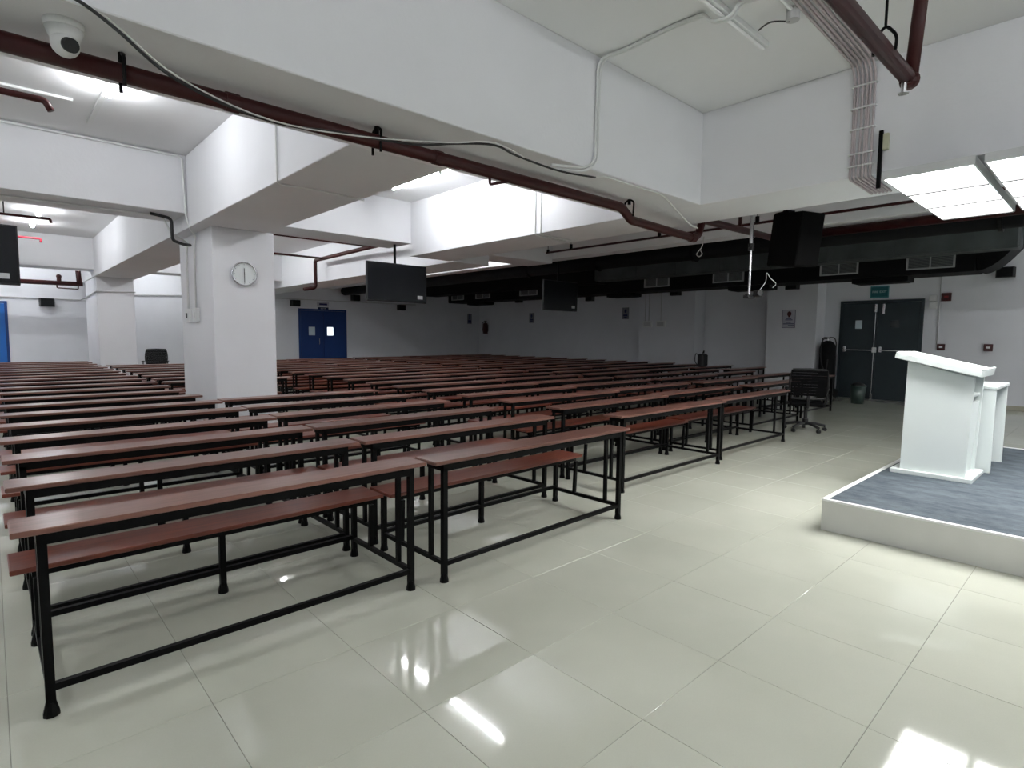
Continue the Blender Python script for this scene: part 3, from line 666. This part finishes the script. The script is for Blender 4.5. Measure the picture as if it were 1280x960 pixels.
for y, z, nm_, m_, lb, cat in ((3.16, 2.42, 'junction_box', whitep_m, 'upper white box right of the dark door', 'box'), (3.155, 2.25, 'junction_box', whitep_m, 'lower white box right of the dark door', 'box')):
    t = thing(nm_, lb, cat, (XR, y, z)); MB().box(-.06, -.075, 0, 0, .075, .15, .006).build('box', m_, t); MB().box(-.064, -.06, .015, -.06, .06, .135, .003).build('cover', m_, t)
for y, z, lb, s in ((2.91, 2.42, 'dark red alarm sounder beside the white boxes', .19), (2.945, 1.28, 'small dark red call point on the right wall, left one', .15), (2.09, 1.28, 'small dark red call point on the right wall above the lectern, right one', .16)):
    t = thing('call_point', lb, 'alarm', (XR, y, z)); MB().box(-.05, -s / 2, 0, 0, s / 2, s, .006).build('box', extred_m, t)
    MB().box(-.056, -s * .22, s * .38, -.05, s * .22, s * .64, .001).build('plate', whitep_m if s < .19 else callred_m, t)
for y, lb in ((10.62, 'left white socket box at the foot of conduits on the pilaster'), (10.12, 'right white socket box at the foot of a conduit on the pilaster')):
    t = thing('socket_box', lb, 'socket', (15.8, y, 1.85)); MB().box(-.05, -.17, 0, 0, .17, .2, .006).build('box', whitep_m, t); MB().box(-.056, -.12, .04, -.05, .12, .16, .002).build('cover', grey_m, t)
    for o_ in ((-.05, .09) if y > 10.3 else (0,)): MB().cyl((-.02, o_, .2), (-.02, o_, 1.3), .014).build('conduit', grey_m, t)
# wall extinguisher near the far corner
ex = thing('fire_extinguisher', 'dark fire extinguisher hanging on the right wall near the far corner', 'fire extinguisher', (XR - .13, 19.4, 1.62))
MB().cyl((0, 0, 0), (0, 0, .42), .11, 16).sph((0, 0, .42), .11, 16, 8, (1, 1, .6)).build('cylinder', extred_m, ex, smooth=True)
MB().cyl((0, 0, .46), (0, 0, .56), .03).box(-.02, -.1, .54, .02, .06, .57).build('valve', blackp_m, ex)
MB().tube(smooth_path([(0, .03, .54), (-.02, .18, .48), (-.02, .2, .3), (-.02, .14, .1)]), .018).build('hose', blackp_m, ex)
MB().box(.1, -.05, .1, .13, .05, .4).build('wall_bracket', blackp_m, ex)
# black cabinet and extinguisher on it beside the door
te = thing('trolley_extinguisher', 'tall black wheeled gas cylinder with silver valve by the dark door', 'fire extinguisher', (15.98, 5.25, 0))
pr_ = [(.17, .10), (.185, .13), (.185, 1.30), (.17, 1.37), (.13, 1.43), (.07, 1.47), (.03, 1.48)]
cb_ = MB(); n = 24
rg = [[cb_.bm.verts.new((q * math.cos(2 * PI * k / n), q * math.sin(2 * PI * k / n), z)) for k in range(n)] for q, z in pr_]
for a, b in zip(rg, rg[1:]):
    for k in range(n): cb_.bm.faces.new((a[k], a[(k + 1) % n], b[(k + 1) % n], b[k]))
cb_.bm.faces.new(rg[0][::-1]); cb_.bm.faces.new(rg[-1])
cb_.build('cylinder', dark_m, te, smooth=True)
MB().cyl((0, 0, 1.47), (0, 0, 1.56), .035, 14).cyl((-.06, 0, 1.53), (.0, 0, 1.53), .03, 12).build('valve', silver_m, te)
MB().tube(fillet([(.12, -.16, .2), (.12, -.16, 1.4), (.02, -.15, 1.56), (.02, .15, 1.56), (.12, .16, 1.4), (.12, .16, .2)], .08), .014).build('handle_frame', blackp_m, te)
MB().tube(smooth_path([(-.05, 0, 1.53), (-.12, .08, 1.5), (-.2, .1, 1.3), (-.21, .06, .9), (-.2, -.04, .7), (-.19, -.08, 1.0)]), .014).build('hose', blackp_m, te)
for y in (-.2, .2): MB().cyl((.1, y - .025, .12), (.1, y + .025, .12), .12, 20).build('wheel', blackp_m, te)
MB().box(-.12, -.14, 0, .1, .14, .1, .01).build('foot', blackp_m, te)
# bin
bn_ = thing('waste_bin', 'translucent green waste bin with a dark bag in front of the dark door', 'bin', (15.1, 4.25, 0))
MB().cyl((0, 0, 0), (0, 0, .42), .13, 20, .165).build('bucket', bin_m, bn_, smooth=True)
MB().cyl((0, 0, .405), (0, 0, .43), .172, 20, .172).build('rim', bin_m, bn_)
MB().sph((0, 0, .43), .15, 14, 8, (1, 1, .45)).build('bag', blackp_m, bn_)
# black bag on a far desk
bg = thing('backpack', 'black backpack standing on a far desk before the pilasters', 'bag', (13.8, 7.55, .76))
MB().box(-.14, -.09, 0, .14, .09, .34, .04).build('body', blackp_m, bg)
MB().tube(smooth_path([(.05, 0, .33), (.02, -.02, .42), (-.03, 0, .33)]), .012).build('handle', blackp_m, bg)
MB().tube(smooth_path([(-.12, .05, .3), (-.22, .08, .34), (-.24, .08, .15), (-.14, .06, .04)]), .012).build('strap', blackp_m, bg)

# ------------------------------------------------------------------ lamps
for i, (ya, yb_, lb) in enumerate(((.80, 1.36, 'left row of three glowing ceiling panels above the stage'), (.19, .75, 'right row of glowing ceiling panels above the stage'), (-.42, .14, 'added third row of glowing ceiling panels above the stage, out of view'))):  # last row is unseen, added to brighten the stage
    lp = thing('light_panel', lb, 'ceiling lamp', (5.1, ya, 2.73), group='flat light panels')
    wd = yb_ - ya
    MB().box(0, 0, .012, 2.08, wd, .06).box(0, -.0, -.005, 2.08, .012, .012).box(0, wd - .012, -.005, 2.08, wd, .012).box(0, .012, -.005, .012, wd - .012, .012).box(2.068, .012, -.005, 2.08, wd - .012, .012).build('frame', edge_m, lp)
    for k in range(3):
        x = .014 + k * .685
        MB().box(x, .014, 0, x + .676, wd - .014, .011).build('diffuser', panel_m, lp)
        MB().box(x + .657, .012, -.012, x + .703, wd - .012, .012).build('divider', div_m, lp)
    for x in (.45, 1.1): MB().cyl((x, wd / 2, .06), (x, wd / 2, ZB - 2.73), .005).build('suspension_wire', silver_m, lp)
def batten(loc, L, ax, lb, group='bare tube lamps'):
    t = thing('tube_lamp', lb, 'ceiling lamp', loc, 0 if ax == 'x' else PI / 2, group)
    MB().box(-L / 2 - .02, -.025, -.035, L / 2 + .02, .025, 0, .003).build('housing', whitep_m, t)
    MB().cyl((-L / 2, 0, -.052), (L / 2, 0, -.052), .014, 12).build('tube', tube_m, t)
    MB().box(-L / 2 - .02, -.018, -.07, -L / 2, .018, -.035).box(L / 2, -.018, -.07, L / 2 + .02, .018, -.035).build('holder', whitep_m, t)
batten((4.66, 5.75, ZC), 1.2, 'y', 'lit white tube in the middle bay, nearer one')
batten((4.66, 7.15, ZC), 1.2, 'y', 'lit white tube in the middle bay, farther one')
batten((4.4, 12.2, ZC), 1.2, 'y', 'lit tube in the bay before the blue door, nearer one')
batten((4.4, 14.0, ZC), 1.2, 'y', 'added fill tube in the bay before the blue door, middle one')  # added to brighten the wall around the blue door
batten((4.4, 15.8, ZC), 1.2, 'y', 'added fill tube in the bay before the blue door, farther one')  # another added tube, more light on the blue door wall
batten((3.6, 18.8, ZC), 1.2, 'x', 'lit tube close to the blue door wall')
batten((8.0, 10.5, ZC), 1.2, 'y', 'added fill tube hidden behind the second beam, nearer one')  # added out of sight to brighten the far right wall
batten((8.0, 13.5, ZC), 1.2, 'y', 'added fill tube hidden behind the second beam, farther one')  # second hidden tube, added as fill for the far right
batten((15.3, -.6, ZC), 1.2, 'y', 'added fill tube between the duct and the right wall out of view')  # unseen, added to brighten the right wall
batten((11.6, -.6, ZC), 1.2, 'y', 'added fill tube right of the view before the ducts')  # added outside the view as fill for the right wall
batten((-1.6, 4.7, ZC), 1.2, 'y', 'added fill tube out of view in the near left bay, nearest')  # unseen tube added to brighten the left cross beam
batten((-1.6, 11.0, ZC), 1.2, 'y', 'added fill tube out of view in the far left bay, nearer')  # unseen tube added as fill for the far left bay
batten((7.9, -3.2, ZC), 1.2, 'y', 'added fill tube hidden beyond the right-hand beam off to the right of the stage')  # unseen tube added to light the face of the shallow beam
batten((4.9, 9.95, ZC), 1.2, 'y', 'lit tube just behind the middle cross beam')
batten((11.6, -2.9, ZC), 1.2, 'y', 'added fill tube off to the right before the right wall')  # added outside the view to lift the dark right side
batten((14.4, -2.9, ZC), 1.2, 'y', 'added fill tube off to the right near the right wall')  # unseen fill tube, added for the right wall
batten((1.9, -2.6, ZC), 1.2, 'x', 'added fill tube behind the viewer')  # added behind the viewer to brighten the nearest ceiling and beams
batten((3.9, -3.0, ZC), 1.2, 'x', 'added fill tube behind the viewer towards the stage')  # another unseen tube added as fill for the nearest bay
batten((-1.4, -2.6, ZC), 1.2, 'y', 'added fill tube behind the viewer on the left')  # unseen, added to lift the left of the nearest bay
batten((-1.3, 18.8, ZC), 1.2, 'x', 'added fill tube at the far left wall out of view')  # unseen tube added to brighten the far left wall
batten((.5, 18.7, ZC), 1.2, 'x', 'lit tube near the far left wall')
batten((-1.6, 6.0, ZC), 1.2, 'y', 'added fill tube out of view in the near left bay')  # added outside the view to brighten the near left bay
batten((-1.6, 13.5, ZC), 1.2, 'y', 'added fill tube out of view in the far left bay')  # added outside the view to brighten the far left bay
batten((-1.4, .5, ZC), 1.2, 'y', 'added fill tube out of view left of the camera bay')  # unseen tube added to brighten the bay around the viewer
def bulb(loc, lb, run=0):
    t = thing('bulb_lamp', lb, 'ceiling lamp', loc, 0, 'bare bulbs in the left bays')
    MB().cyl((0, 0, 0), (0, 0, -.05), .03, 12).build('holder', whitep_m, t)
    MB().sph((0, 0, -.08), .04, 14, 10, (1, 1, 1.15)).build('bulb', bulb_m, t, smooth=True)
    if run: MB().box(-.02, .03, -.03, .02, run, 0).build('batten_body', whitep_m, t)
bulb((.92, 6.5, ZC), 'glaring bulb at the end of a batten in the near left bay', 1.3)
bulb((.8, 13.95, ZC), 'glaring bulb in the far left bay, nearer one')
bulb((.78, 15.5, ZC), 'glaring bulb in the far left bay, farther one')
rl = thing('pendant_lamp', 'small unlit white cone lamp in the bay beside the near column', 'ceiling lamp', (4.25, 10.6, ZC))
MB().cyl((0, 0, 0), (0, 0, -.3), .012).build('stem', whitep_m, rl)
MB().cyl((0, 0, -.3), (0, 0, -.38), .03, 16, .11).build('shade', whitep_m, rl)
